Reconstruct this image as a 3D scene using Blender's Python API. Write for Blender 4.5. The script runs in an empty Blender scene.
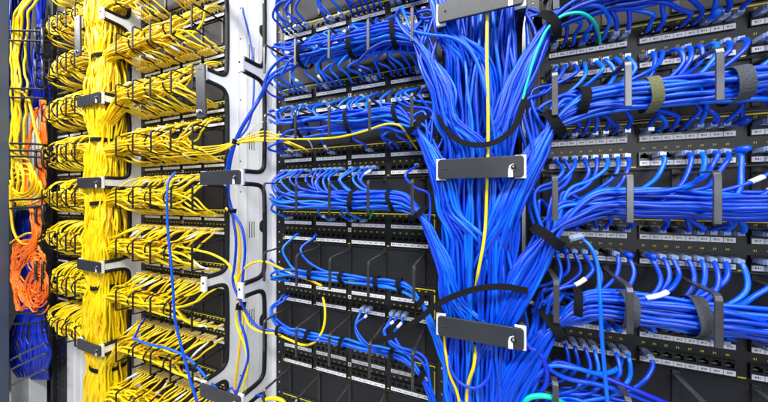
import bpy, math, random
import numpy as np
R = random.Random(11)
TH = math.atan(271/694.0); CT, ST = math.cos(TH), math.sin(TH)
DP = 634.0; F = 271.0; HZ = 198.0; ZC = 1200.0

def U(u, v, y):
    """photo position on the vertical plane y (mm, rack face = 0) -> world mm (camera height = 0)"""
    phi = math.atan((u-384)/F) - TH
    D = y+DP
    X = math.tan(phi)*D
    depth = -X*ST + D*CT
    return (X, y, (HZ-v)*depth/F)

scene = bpy.context.scene
COL = scene.collection

# ------------------------------------------------------------------ materials
def mat(name, col, rough=0.5, metal=0.0, spec=0.5, noise=0.0, nscale=60, bump=0.0, bscale=300, coat=0.0, trans=0.0, stretch=None, rvar=0.0):
    m = bpy.data.materials.new(name); m.use_nodes = True
    nt = m.node_tree; b = nt.nodes['Principled BSDF']
    b.inputs['Base Color'].default_value = (*col, 1)
    b.inputs['Roughness'].default_value = rough
    b.inputs['Metallic'].default_value = metal
    b.inputs['Specular IOR Level'].default_value = spec
    b.inputs['Coat Weight'].default_value = coat
    b.inputs['Coat Roughness'].default_value = 0.15
    b.inputs['Transmission Weight'].default_value = trans
    tc = nt.nodes.new('ShaderNodeTexCoord')
    src = tc.outputs['Object']
    if stretch:
        mp = nt.nodes.new('ShaderNodeMapping'); mp.inputs['Scale'].default_value = stretch
        nt.links.new(src, mp.inputs['Vector']); src = mp.outputs['Vector']
    if noise > 0 or rvar > 0:
        n = nt.nodes.new('ShaderNodeTexNoise'); n.inputs['Scale'].default_value = nscale; n.inputs['Detail'].default_value = 6
        nt.links.new(src, n.inputs['Vector'])
        if noise > 0:
            r = nt.nodes.new('ShaderNodeValToRGB')
            lo = tuple(max(0, c*(1-noise)) for c in col); hi = tuple(min(1, c*(1+noise)) for c in col)
            r.color_ramp.elements[0].position = 0.3; r.color_ramp.elements[1].position = 0.7
            r.color_ramp.elements[0].color = (*lo, 1); r.color_ramp.elements[1].color = (*hi, 1)
            nt.links.new(n.outputs['Fac'], r.inputs['Fac']); nt.links.new(r.outputs['Color'], b.inputs['Base Color'])
        if rvar > 0:
            mr = nt.nodes.new('ShaderNodeMapRange'); mr.inputs['To Min'].default_value = max(0.03, rough-rvar); mr.inputs['To Max'].default_value = rough+rvar
            nt.links.new(n.outputs['Fac'], mr.inputs['Value']); nt.links.new(mr.outputs['Result'], b.inputs['Roughness'])
    if bump > 0:
        n2 = nt.nodes.new('ShaderNodeTexNoise'); n2.inputs['Scale'].default_value = bscale; n2.inputs['Detail'].default_value = 4
        nt.links.new(src, n2.inputs['Vector'])
        bp = nt.nodes.new('ShaderNodeBump'); bp.inputs['Strength'].default_value = bump; bp.inputs['Distance'].default_value = 0.001
        nt.links.new(n2.outputs['Fac'], bp.inputs['Height']); nt.links.new(bp.outputs['Normal'], b.inputs['Normal'])
    return m

def cable_mats(name, cols, rough=0.33):
    return [mat('%s_%d' % (name, i), c, rough, spec=0.5, noise=0.12, nscale=25, rvar=0.08, bump=0.05, bscale=500) for i, c in enumerate(cols)]

M = {}
M['blue'] = cable_mats('blue_jacket', [(0.0, 0.062, 0.70), (0.0, 0.092, 0.83), (0.0, 0.044, 0.50), (0.0, 0.135, 0.88), (0.0, 0.055, 0.60)])
M['skyblue'] = cable_mats('light_blue_jacket', [(0.0, 0.085, 0.78), (0.0, 0.12, 0.86), (0.0, 0.05, 0.66), (0.0, 0.16, 0.88)])
M['navy'] = cable_mats('dark_blue_jacket', [(0.002, 0.02, 0.5), (0.002, 0.03, 0.6)])
M['yellow'] = cable_mats('yellow_jacket', [(1.0, 0.64, 0.0), (1.0, 0.69, 0.0), (0.97, 0.57, 0.0), (1.0, 0.76, 0.005)])
M['orange'] = cable_mats('orange_jacket', [(1.0, 0.17, 0.005), (0.95, 0.13, 0.004), (1.0, 0.22, 0.01)])
M['teal'] = cable_mats('teal_jacket', [(0.0, 0.62, 0.42)])
M['green'] = cable_mats('green_jacket', [(0.0, 0.36, 0.12)])
M['whitecable'] = cable_mats('white_jacket', [(0.7, 0.7, 0.66)])
M['face'] = mat('black_powder_coat', (0.012, 0.012, 0.014), 0.42, noise=0.25, nscale=14, bump=0.25, bscale=1500, rvar=0.08)
M['mgr'] = mat('dark_grey_powder_coat', (0.015, 0.0155, 0.018), 0.5, spec=0.3, noise=0.2, nscale=9, bump=0.2, bscale=1500, rvar=0.08)
M['plastic'] = mat('black_plastic', (0.014, 0.014, 0.017), 0.3)
M['hole'] = mat('port_cavity', (0.002, 0.002, 0.002), 0.8)
M['pin'] = mat('contact_gold', (0.5, 0.36, 0.12), 0.35, metal=0.8)
M['strip'] = mat('paper_label', (0.86, 0.87, 0.89), 0.6, noise=0.05, nscale=70)
M['ink'] = mat('label_ink', (0.03, 0.03, 0.05), 0.7)
M['mark'] = mat('yellow_print', (0.78, 0.68, 0.02), 0.5)
M['white'] = mat('white_painted_steel', (0.86, 0.87, 0.89), 0.30, noise=0.06, nscale=6, bump=0.04, bscale=600, rvar=0.08)
M['white2'] = mat('white_smudged_steel', (0.78, 0.78, 0.79), 0.34, noise=0.16, nscale=4, bump=0.04, bscale=600, rvar=0.1)
M['trim'] = mat('black_rubber_trim', (0.008, 0.009, 0.012), 0.55, spec=0.3)
M['cover'] = mat('charcoal_plastic_cover', (0.028, 0.031, 0.039), 0.36, noise=0.15, nscale=12, bump=0.3, bscale=900, rvar=0.06)
M['finger'] = mat('grey_steel_finger', (0.085, 0.088, 0.10), 0.3, metal=0.5, noise=0.2, nscale=30)
M['finger_d'] = mat('dark_steel_finger', (0.045, 0.046, 0.052), 0.3, metal=0.3, noise=0.2, nscale=30)
M['velcro'] = mat('black_velcro', (0.006, 0.0065, 0.009), 0.9, spec=0.2, bump=1.0, bscale=1200, noise=0.4, nscale=700)
M['velcro_g'] = mat('grey_velcro', (0.06, 0.07, 0.09), 0.9, bump=1.0, bscale=1200, noise=0.5, nscale=700)
M['velcro_o'] = mat('olive_velcro', (0.14, 0.15, 0.07), 0.9, bump=1.0, bscale=1200, noise=0.5, nscale=700)
M['rail'] = mat('black_rail', (0.016, 0.017, 0.020), 0.35)
M['bare'] = mat('bright_steel', (0.6, 0.61, 0.63), 0.3, metal=0.9)
M['dark'] = mat('unlit_dark_paint', (0.02, 0.021, 0.025), 0.6)
M['post'] = mat('slate_painted_post', (0.075, 0.10, 0.15), 0.4, noise=0.1, nscale=8)
M['floor'] = mat('floor_tile', (0.45, 0.46, 0.48), 0.35, noise=0.08, nscale=5)
M['wall'] = mat('back_wall_paint', (0.10, 0.105, 0.115), 0.7, noise=0.1, nscale=3)
M['sleeve'] = mat('white_tag', (0.85, 0.86, 0.86), 0.5)
def plugmat():
    m = bpy.data.materials.new('clear_plug'); m.use_nodes = True
    b = m.node_tree.nodes['Principled BSDF']
    b.inputs['Base Color'].default_value = (0.60, 0.76, 0.97, 1); b.inputs['Roughness'].default_value = 0.12
    b.inputs['Transmission Weight'].default_value = 0.55; b.inputs['IOR'].default_value = 1.45
    b.inputs['Coat Weight'].default_value = 0.6
    return m
M['plug'] = plugmat()

# ------------------------------------------------------------------ mesh builder
class MB:
    def __init__(s): s.v = []; s.f = []; s.m = []; s.sm = []; s.mats = []; s.n = 0
    def mi(s, m):
        if m not in s.mats: s.mats.append(m)
        return s.mats.index(m)
    def add(s, verts, faces, m, smooth=False):
        k = s.mi(m); b = s.n
        verts = [tuple(q) for q in verts]
        s.v += verts; s.n += len(verts)
        for f in faces:
            s.f.append(tuple(b+i for i in f)); s.m.append(k); s.sm.append(smooth)
    def box(s, x0, x1, y0, y1, z0, z1, m):
        V = [(x0,y0,z0),(x1,y0,z0),(x1,y1,z0),(x0,y1,z0),(x0,y0,z1),(x1,y0,z1),(x1,y1,z1),(x0,y1,z1)]
        s.add(V, [(0,3,2,1),(4,5,6,7),(0,1,5,4),(1,2,6,5),(2,3,7,6),(3,0,4,7)], m)
    def prism(s, poly, fr, a, b, m, smooth=False):
        """poly of 2D points, fr(p, t) -> 3D, extruded from t=a to t=b"""
        n = len(poly)
        V = [fr(p, a) for p in poly]+[fr(p, b) for p in poly]
        Fs = [tuple(range(n)), tuple(range(2*n-1, n-1, -1))]
        Fs += [(i, i+n, (i+1) % n+n, (i+1) % n) for i in range(n)]
        s.add(V, Fs, m, smooth)
    def tube(s, P, r, n, m, cap=True, ell=None):
        V, Fc = tube_geo(P, r, n, cap)
        s.add(V, Fc, m, True)
    def cyl(s, c, axis, r, h, m, n=16):
        c = np.array(c, float); a = np.array(axis, float); a /= np.linalg.norm(a)
        s.tube(np.array([c, c+a*h]), r, n, m)
    def build(s, name, parent=None, origin=(0, 0, 0)):
        me = bpy.data.meshes.new(name)
        o = np.array(origin, float)
        V = (np.array(s.v, float)-o)*0.001
        me.from_pydata(V.tolist(), [], s.f)
        for m in s.mats: me.materials.append(m)
        me.polygons.foreach_set('material_index', s.m)
        me.polygons.foreach_set('use_smooth', s.sm)
        me.update()
        ob = bpy.data.objects.new(name, me); COL.objects.link(ob)
        if parent is not None:
            ob.parent = parent
            pw = np.array(parent.get('_o', (0, 0, 0)))
            ob.location = ((o-pw)*0.001).tolist()
        else:
            ob.location = (o[0]*.001, o[1]*.001, (o[2]+ZC)*.001)
        ob['_o'] = [float(q) for q in origin]
        return ob

def tube_geo(P, r, n, cap=True):
    P = np.asarray(P, float); N = len(P)
    T = np.gradient(P, axis=0); L = np.linalg.norm(T, axis=1); L[L == 0] = 1; T /= L[:, None]
    up = np.array([0.3, 0.5, 0.81])
    if abs(T[0] @ up) > 0.9: up = np.array([1.0, 0, 0])
    nrm = up-T[0]*(up @ T[0]); nrm /= np.linalg.norm(nrm)
    Ns = [nrm]
    for i in range(1, N):
        nrm = nrm-T[i]*(nrm @ T[i]); nrm /= (np.linalg.norm(nrm) or 1); Ns.append(nrm)
    Ns = np.array(Ns); B = np.cross(T, Ns)
    a = np.linspace(0, 2*math.pi, n, endpoint=False)
    rr = np.broadcast_to(np.asarray(r, float), (N,))
    V = P[:, None, :]+rr[:, None, None]*(np.cos(a)[None, :, None]*Ns[:, None, :]+np.sin(a)[None, :, None]*B[:, None, :])
    V = V.reshape(-1, 3)
    Fc = []
    for i in range(N-1):
        b = i*n
        for j in range(n):
            k = (j+1) % n
            Fc.append((b+j, b+k, b+n+k, b+n+j))
    if cap:
        Fc.append(tuple(range(n-1, -1, -1))); Fc.append(tuple((N-1)*n+j for j in range(n)))
    return V, Fc

def spline(P, step=9.0):
    """centripetal catmull-rom through P, resampled"""
    P = np.asarray(P, float)
    P = np.vstack([2*P[0]-P[1], P, 2*P[-1]-P[-2]])
    out = []
    for i in range(1, len(P)-2):
        p0, p1, p2, p3 = P[i-1], P[i], P[i+1], P[i+2]
        t0 = 0; t1 = t0+max(np.linalg.norm(p1-p0), 1e-3)**.5; t2 = t1+max(np.linalg.norm(p2-p1), 1e-3)**.5; t3 = t2+max(np.linalg.norm(p3-p2), 1e-3)**.5
        k = max(2, int(np.linalg.norm(p2-p1)/step)+1)
        t = np.linspace(t1, t2, k, endpoint=False)[:, None]
        A1 = (t1-t)/(t1-t0)*p0+(t-t0)/(t1-t0)*p1
        A2 = (t2-t)/(t2-t1)*p1+(t-t1)/(t2-t1)*p2
        A3 = (t3-t)/(t3-t2)*p2+(t-t2)/(t3-t2)*p3
        B1 = (t2-t)/(t2-t0)*A1+(t-t0)/(t2-t0)*A2
        B2 = (t3-t)/(t3-t1)*A2+(t-t1)/(t3-t1)*A3
        out.append((t2-t)/(t2-t1)*B1+(t-t1)/(t2-t1)*B2)
    out.append(P[-2][None, :])
    return np.vstack(out)

def wobble(P, amp, wl=90, seedr=R, taper=True):
    d = np.r_[0, np.cumsum(np.linalg.norm(np.diff(P, axis=0), axis=1))]
    Q = P.copy()
    w = np.clip((d-25)/70, 0, 1) if taper else 1
    for ax in range(3):
        for k in (1.0, 2.3):
            ph = seedr.uniform(0, 6.28); l = wl*seedr.uniform(.8, 1.5)/k
            Q[:, ax] += w*amp/k*np.sin(2*math.pi*d/l/1.6+ph)
    return Q

def empty(name, loc=(0, 0, 0)):
    o = bpy.data.objects.new(name, None); COL.objects.link(o)
    o.empty_display_size = .02
    o.location = (loc[0]*.001, loc[1]*.001, (loc[2]+ZC)*.001); o['_o'] = [float(q) for q in loc]
    return o
def tag(o, label=None, cat=None, group=None, kind=None):
    if label: o['label'] = label
    if cat: o['category'] = cat
    if group: o['group'] = group
    if kind: o['kind'] = kind
    return o
def bevel(o, w=0.8, seg=2):
    b = o.modifiers.new('bevel', 'BEVEL'); b.width = w*.001; b.segments = seg; b.limit_method = 'ANGLE'
    return o

# ------------------------------------------------------------------ text
TXT = {}
def text_geo(t):
    if t not in TXT:
        c = bpy.data.curves.new('t', 'FONT'); c.body = t; c.size = 1; c.resolution_u = 1; c.align_x = 'CENTER'; c.align_y = 'CENTER'; c.fill_mode = 'FRONT'
        c.offset = 0.015
        ob = bpy.data.objects.new('t', c); COL.objects.link(ob)
        bpy.context.view_layer.update()
        me = bpy.data.meshes.new_from_object(ob)
        TXT[t] = ([tuple(v.co) for v in me.vertices], [tuple(p.vertices) for p in me.polygons])
        bpy.data.objects.remove(ob); bpy.data.curves.remove(c); bpy.data.meshes.remove(me)
    return TXT[t]
def put_text(mb, t, x, y, z, size, m, sx=1.0):
    V, Fc = text_geo(t)
    mb.add([(x+a*size*sx, y, z+b*size) for a, b, _ in V], Fc, m)

# ------------------------------------------------------------------ camera / light / world
cam = bpy.data.cameras.new('camera'); co = bpy.data.objects.new('camera', cam); COL.objects.link(co)
co.location = (0, -DP*.001, ZC*.001); co.rotation_euler = (math.pi/2, 0, TH)
cam.sensor_width = 36; cam.lens = 36*F/768; cam.shift_y = -3/768; cam.clip_start = 0.02; cam.clip_end = 100
scene.camera = co
w = bpy.data.worlds.new('World'); scene.world = w; w.use_nodes = True
w.node_tree.nodes['Background'].inputs['Color'].default_value = (0.80, 0.88, 1.0, 1)
w.node_tree.nodes['Background'].inputs['Strength'].default_value = 0.13
scene.view_settings.view_transform = 'Standard'; scene.view_settings.look = 'None'; scene.view_settings.exposure = 0.0
def area(name, loc, target, sx, sy, power, col=(1, 1, 1)):
    l = bpy.data.lights.new(name, 'AREA'); l.shape = 'RECTANGLE'; l.size = sx; l.size_y = sy; l.energy = power; l.color = col
    o = bpy.data.objects.new(name, l); COL.objects.link(o); o.location = loc
    from mathutils import Vector
    o.rotation_euler = (Vector(target)-Vector(loc)).to_track_quat('-Z', 'Y').to_euler()
    return o
area('overhead_fill', (-0.3, -1.3, 2.75), (-0.4, 0, 1.1), 4.0, 0.30, 104, (1, 0.99, 0.97))  # unseen area lamp, added overhead to brighten the rack fronts
area('overhead_fill', (-2.6, -1.1, 2.75), (-1.9, 0, 1.1), 2.0, 0.30, 42, (1, 0.99, 0.97))  # second unseen overhead lamp, added to brighten the left racks
area('front_fill', (0.9, -1.9, 1.7), (-0.3, 0, 1.15), 0.5, 1.2, 20, (0.93, 0.96, 1))  # added soft fill from behind the camera, not a fixture of the room

# ------------------------------------------------------------------ setting
b = MB(); b.box(-4500, 3000, -3000, 2600, -ZC-40, -ZC, M['floor']); tag(b.build('floor'), kind='structure')
b = MB(); b.box(-4500, 3000, 720, 760, -ZC, 1500, M['wall']); tag(b.build('wall_behind_racks'), kind='structure')

# ------------------------------------------------------------------ ordinals
ORD = ['first','second','third','fourth','fifth','sixth','seventh','eighth','ninth','tenth','eleventh','twelfth','thirteenth','fourteenth','fifteenth','sixteenth','seventeenth','eighteenth','nineteenth','twentieth','twenty-first','twenty-second','twenty-third','twenty-fourth']
RACKS = {   # x0,x1 of panel faces, group start xs, group columns, rows S (upper label strip height), name, fingers
 'right': dict(x0=95, x1=545, gs=[110, 253, 396], gn=8, S=[285, 107, -70, -247, -425], top=463, fx=[105, 204, 305, 404, 503], name='right rack'),
 'middle': dict(x0=-570, x1=-115, gs=[-556, -447, -337, -228], gn=6, S=[463, 285, 107, -70, -247, -425, -603], top=641, fx=[-538, -439, -343, -244, -146], name='middle rack'),
 'left': dict(x0=-1236, x1=-781, gs=[-1222, -1113, -1003, -894], gn=6, S=[641, 463, 285, 107, -70, -247, -425, -603, -781], top=819, fx=[-1204, -1105, -1009, -910, -812], name='left rack'),
 'far': dict(x0=-1902, x1=-1447, gs=[-1888, -1779, -1669, -1560], gn=6, S=[819, 641, 463, 285, 107, -70, -247, -425], top=997, fx=[-1745, -1680, -1615, -1545, -1478], name='far left rack'),
}
PW = 15.8
def port_x(rk, col):
    r = RACKS[rk]; g, i = divmod(col, r['gn'])
    return r['gs'][g]+PW*(i+.5)

def panel(rk, S, idx):
    r = RACKS[rk]; x0, x1 = r['x0'], r['x1']
    t = empty('patch_bay', (x0, 0, S-53))
    pos = ORD[idx] if idx < len(ORD) else ''
    tag(t, 'black patch panel with white label strips, %s from the top in the %s' % (pos, r['name']), 'patch panel', 'patch panels in the racks')
    W = r['gn']*PW
    f = MB(); fm = M['face']
    f.box(x0, x1, -0.5, 1.5, S+20.5, S+35.6, fm); f.box(x0, x1, -0.5, 1.5, S-23.5, S-5.2, fm); f.box(x0, x1, -0.5, 1.5, S-52.8, S-49.2, fm)
    for za, zb in ((S-5.2, S+20.5), (S-49.2, S-23.5)):
        xs = [x0]
        for g in r['gs']: xs += [g-1, g+W+1]
        xs.append(x1)
        for i in range(0, len(xs), 2): f.box(xs[i], xs[i+1], -0.5, 1.5, za, zb, fm)
    for zz in (S+24, S-40):      # mounting screws at both ears
        for xx in (x0+5, x1-5): f.cyl((xx, -2.2, zz), (0, 1, 0), 3.2, 2, M['plastic'], 10)
    f.build('faceplate', t)
    # printed yellow frame line
    p = MB(); ym = M['mark']
    p.box(x0+4, x1-4, -0.9, -0.5, S+29.5, S+31.5, ym)
    for g in r['gs']:
        if rk == 'right': p.box(g+W+4, g+W+14, -0.9, -0.5, S-51.5, S-49.3, ym)
        elif rk != 'far': p.box(g+W+3, g+W+9, -0.9, -0.5, S-51, S-48.8, ym)
    if rk != 'right':
        p.box(x1-6.5, x1-4, -0.9, -0.5, S-49, S+29.3, ym)
    p.box(x0+4, x0+6.5, -0.9, -0.5, S-50, S-36, ym); p.box(x0+4, x0+12, -0.9, -0.5, S-51, S-49.4, ym)
    tot = len(r['gs'])*r['gn']
    for row in (0, 1):
        zz = S+25 if row == 0 else S-16.5
        for c in range(tot):
            x = port_x(rk, c)
            if rk == 'right' or rk == 'middle':
                put_text(p, str(c+1+row*tot), x, -0.8, zz, 5.2, ym)
            else: p.box(x-2.5, x+2.5, -0.9, -0.5, zz-1.6, zz+1.6, ym)
    if rk in ('middle', 'left'):
        xm = (r['gs'][1]+W+r['gs'][2])/2
        p.box(xm-4.5, xm+4.5, -1.0, -0.5, S-19, S-9, M['strip']); p.box(xm-2, xm+2, -1.3, -1.0, S-16, S-12, M['ink'])
    p.build('printed_marking', t)
    for gi, g in enumerate(r['gs']):
        for row in (0, 1):
            zt = S if row == 0 else S-44
            zc = S+13 if row == 0 else S-31
            bk = MB(); pm = M['plastic']
            yb, yf = 10, -5.0
            xa, xb = g, g+W
            # frame rails
            bk.box(xa, xb, yf, 1.4, zc+5.3, zt+20.2, pm)
            bk.box(xa, xb, yf, 1.4, zt-5, zc-4.4, pm)
            for i in range(r['gn']+1):
                a = xa+i*PW-2.0; c = xa+i*PW+2.0
                a = max(a, xa); c = min(c, xb)
                bk.box(a, c, yf, 9, zc-4.4, zc+5.3, pm)
            bk.box(xa, xb, 9, 11, zc-5, zc+6, M['hole'])
            for i in range(r['gn']):
                x = xa+(i+.5)*PW
                bk.box(x-5.9, x-2.6, yf+.6, 8.9, zc+2.6, zc+5.2, pm); bk.box(x+2.6, x+5.9, yf+.6, 8.9, zc+2.6, zc+5.2, pm)   # notch shoulders
                if rk in ('right', 'middle'):
                    for k in range(4): bk.box(x-2.4+k*1.4, x-1.9+k*1.4, 2, 8.8, zc-3.9, zc-3.2, M['pin'])
            bk.build('port_block', t)
            st = MB()
            st.box(xa+1, xb-1, yf-0.7, yf-0.05, zt-4.2, zt+4.2, M['strip'])
            for i in range(r['gn']):
                x = xa+(i+.5)*PW
                if i: st.box(xa+i*PW-.25, xa+i*PW+.25, yf-0.85, yf-0.72, zt-4.2, zt+4.2, M['ink'])
                if rk == 'right' or rk == 'middle': put_text(st, 'B%02d' % (gi*r['gn']+i+1+row*tot), x, yf-0.95, zt, 4.6, M['ink'])
            st.build('label_strip', t)
    return t

def manager(rk, S, idx):
    r = RACKS[rk]; x0, x1 = r['x0'], r['x1']
    t = empty('cable_manager', (x0, 0, S-141))
    tag(t, ('dark fingered cable manager under the %s patch panel, %s' % (ORD[idx], r['name']) if idx >= 0 else 'dark fingered cable manager at the very top of the %s' % r['name']), 'cable manager', 'horizontal cable managers between the patch panels')
    q = MB(); q.box(x0, x1, 0, 2, S-141.4, S-53.8, M['mgr'])
    q.box(x0, x1, -3, 0, S-56.5, S-53.8, M['mgr']); q.box(x0, x1, -3, 0, S-141.4, S-138.7, M['mgr'])
    bevel(q.build('back_plate', t), .5, 1)
    for i, fx in enumerate(r['fx']):
        j = R.uniform(-1.5, 1.5)
        g = MB(); m = M['finger']
        w = 4.6 if rk == 'right' else 3.2; m = M['finger'] if rk == 'right' else M['finger_d'] if rk == 'middle' else M['trim']; ztop = S-62; zbot = S-143+R.uniform(-3, 3)
        g.box(fx-w-1+j*.2, fx+w+1, -3.5, -0.1, S-136, S-57, M['rail'])
        # bent flat bar: top arm out from the rack then down
        prof = [(-3.5, ztop-1.5), (-94, ztop-5), (-99, ztop-9), (-100.5, ztop-15), (-100.5, zbot), (-97.5, zbot), (-97.5, ztop-15), (-96, ztop-11), (-92, ztop-8.2), (-3.5, ztop-4.7)]
        g.prism(prof, lambda p, tt, fx=fx, j=j: (fx+tt-j*p[0]/60, p[0], p[1]), -w, w, m)
        if rk in ('left', 'far'):
            g.prism([(-97.6, zbot+3.4), (-97.6, zbot), (-62, zbot-4), (-62, zbot-.6)], lambda p, tt, fx=fx, j=j: (fx+tt-j*p[0]/60, p[0], p[1]), -w, w, m)
        bevel(g.build('finger', t), .7, 2)
    return t

for rk in RACKS:
    manager(rk, RACKS[rk]['top'], -1)
    for i, S in enumerate(RACKS[rk]['S']):
        panel(rk, S, i); manager(rk, S, i)

# racks: rails and posts
ZT, ZB = 1150, -1190
def rack(name, x0, x1, label, fill_low=None):
    t = empty('equipment_rack', (x0-22, 0, ZB)); tag(t, label, 'rack', 'open equipment racks in a row')
    for a, bb in ((x0-22, x0-.6), (x1+.6, x1+22)):
        q = MB(); q.box(a, bb, 1.6, 4, ZB, ZT, M['rail'])
        xm = (a+bb)/2
        z = -900
        while z < 900:
            q.cyl((xm, 0.9, z), (0, 1, 0), 2.6, 0.6, M['bare'], 8)
            z += 29.6
        q.build('mounting_rail', t)
        q = MB(); q.box(a, bb, 4.2, 90, ZB, ZT, M['rail']); bevel(q.build('upright_post', t), 1)
    return t
rack('r', 95, 545, 'black open rack at the right with thick blue cable bundles')
rack('m', -570, -115, 'black open rack in the middle between white and blue filled cable managers')
rack('l', -1236, -781, 'black open rack filled with yellow patch cables')
rk3 = rack('f', -1902, -1447, 'narrow looking far left rack with curled yellow cables')
for rk in RACKS:      # dark gear bodies behind the panels
    pass
q = MB(); q.box(-1826, -1450, 2, 6, -1150, -575, M['white2'])
for x in (-1760, -1700, -1600): q.box(x, x+3, -1, 1.9, -1150, -575, M['white'])
q.build('blank_filler', rk3)
q = MB(); q.box(-1902, -1828, 0, 6, -1150, -575, M['rail'])
for k in range(18): q.box(-1875, -1850, -.6, -.05, -1140+k*31, -1128+k*31, M['dark'])
q.build('perforated_strip', rk3)

# vertical managers
ARMS = [655, 355, 55, -245, -540, -840]
def comb_wall(x, z0, z1, sgn):
    """outline of a comb side wall in (y, z) with windows between arms; returns wall MB, trim MB"""
    ys, yt = -28, -104
    wall = MB(); h = 19
    wm = M['white']
    wall.box(x-1.2, x+1.2, ys, 150, z0, z1, wm)
    arms = [a for a in ARMS if z0 < a < z1]
    for a in arms:
        # flared arm
        poly = [(ys+.0, a+h+26), (ys-2.5, a+h+14), (ys-9, a+h+5), (ys-20, a+h), (yt, a+h-2), (yt, a-h+2), (ys-20, a-h), (ys-9, a-h-5), (ys-2.5, a-h-14), (ys, a-h-26)]
        wall.prism(poly, lambda p, t: (x+t, p[0], p[1]), -1.2, 1.2, wm)
        # end tab that carries the cover
        wall.box(min(x-sgn*5, x+sgn*13), max(x-sgn*5, x+sgn*13), yt-2, yt+4, a-h-1.5, a+h+1.5, wm)
        wall.cyl((x+sgn*5.5, yt-2.05, a+4), (0, -1, 0), 3, 2, M['plastic'], 10)
    trim = MB()
    zs = [z1]+arms+[z0]
    for i in range(len(zs)-1):
        a, c = zs[i], zs[i+1]
        top = []
        if i > 0: top = [(yt+6, a-h+2), (ys-20, a-h), (ys-9, a-h-5), (ys-2.5, a-h-14), (ys, a-h-26)]
        else: top = [(ys, z1)]
        bot = [(ys, c+h+26), (ys-2.5, c+h+14), (ys-9, c+h+5), (ys-20, c+h), (yt+6, c+h-2)] if i < len(zs)-2 else [(ys, z0)]
        P = [(x, p[0], p[1]) for p in top+bot]
        P = spline(P, 12)
        trim.tube(P, 6.4, 8, M['trim'])
    return wall, trim

def cover_plate(t, x0, x1, z, vert=False, lean=0.0):
    w = x1-x0; h = 38
    def rr(w, h, r=6, k=4):
        pts = []
        for cx, cz, a0 in ((w-r, h/2-r, 0), (r, h/2-r, 90), (r, -h/2+r, 180), (w-r, -h/2+r, 270)):
            for i in range(k+1):
                a = math.radians(a0+90*i/k); pts.append((cx+r*math.cos(a), cz+r*math.sin(a)))
        return pts
    poly = rr(w, h)
    if vert:
        # hangs down from the left arm tip, covers swung open
        ang = math.radians(-88)
        piv = (x0, z+10)
        fr = lambda p, tt: (piv[0]+(p[0]-12)*math.cos(ang)-p[1]*math.sin(ang), -107+tt, piv[1]+(p[0]-12)*math.sin(ang)+p[1]*math.cos(ang))
    else:
        fr = lambda p, tt: (x0+p[0], -107+tt, z+p[1]+lean*(p[0]-w/2))
    q = MB(); q.prism(poly, fr, -5, 0, M['cover'])
    o = q.build('cover_plate', t); bevel(o, 1.2, 3)
    s = MB()
    sl = [(w-25, -h/2+.6), (w-25, -h/2+14), (w-23, -h/2+21), (w-17, -h/2+24), (w-13, -h/2+19), (w-15, -h/2+14), (w-17.5, -h/2+12), (w-17.5, -h/2+.6)]
    s.prism(sl, fr, -5.5, -5.05, M['white'])
    s.build('latch_slot', o); s = MB()
    c0 = fr((w-17, -h/2+18), -9.5)
    s.cyl(c0, (0, 1, 0), 4.2, 4, M['plastic'], 14)
    c1 = fr((w-17, -h/2+18), -10.2); s.cyl(c1, (0, 1, 0), 1.6, .8, M['bare'], 8)
    s.build('bolt', o); s = MB()
    c2 = fr((14, 0), -5.6); s.cyl(c2, (0, 1, 0), 2.2, .7, M['plastic'], 10); s.build('screw', o)
    
    return o

def vmanager(x0, x1, label, mode, z0=-1150, z1=1050):
    t = empty('vertical_cable_manager', (x0, 0, z0)); tag(t, label, 'cable manager', 'white vertical cable managers between racks')
    for x, s, nm in ((x0, 1, 'l'), (x1, -1, 'r')):
        wl, tr = comb_wall(x, z0, z1, s)
        if mode.get('detail') and nm == 'l':
            for y in (8, 40, 46, 92): wl.box(x+1.3, x+4.5, y, y+3, z0, z1, M['white2'])
            for k in range(-8, 9):
                zc = k*100+20
                wl.cyl((x+1.25, 20, zc), (1, 0, 0), 2.4, .5, M['dark'], 10)
            for k in range(-4, 5):
                zc = 55+k*300+140; wl.cyl((x+1.25, 66, zc+20), (1, 0, 0), 3.6, .6, M['bare'], 12); wl.cyl((x+1.8, 66, zc+20), (1, 0, 0), 1.6, .6, M['dark'], 8)
                for yy in (54, 64, 74): wl.box(x+1.2, x+1.7, yy, yy+2.5, zc-330, zc-275, M['dark'])
            for zc in (597, 228, -101, -437, -770):
                wl.cyl((x+1.2, 122, zc), (1, 0, 0), 25, .8, M['hole'], 28)
        wo = wl.build('side_wall', t); tr.build('edge_trim', wo)
    q = MB(); q.box(x0+1.3, x1-1.3, 151, 154, z0, z1, M['white2']); q.build('back_panel', t)
    q = MB(); q.box(x0-15.5, x0-1.3, 2, 6, z0, z1, M['white']); q.box(x1+1.3, x1+15.5, 2, 6, z0, z1, M['white']); q.build('front_flange', t)
    for a in ARMS:
        k = mode.get(a, 'h')
        if k == 'h': cover_plate(t, x0-1, x1+1, a, lean=mode.get('lean', 0))
        elif k == 'v': cover_plate(t, x0-1, x1+1, a, True)
    return t
vmanager(-92, 54, 'white vertical cable manager packed with blue cables beside the right rack', {})
vmanager(-760, -610, 'nearly empty white vertical cable manager beside the yellow rack', {'detail': 1, 355: 'v', -245: 'none'})
vmanager(-1426, -1276, 'white vertical cable manager packed with yellow cables', {655: 'v'})

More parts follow.
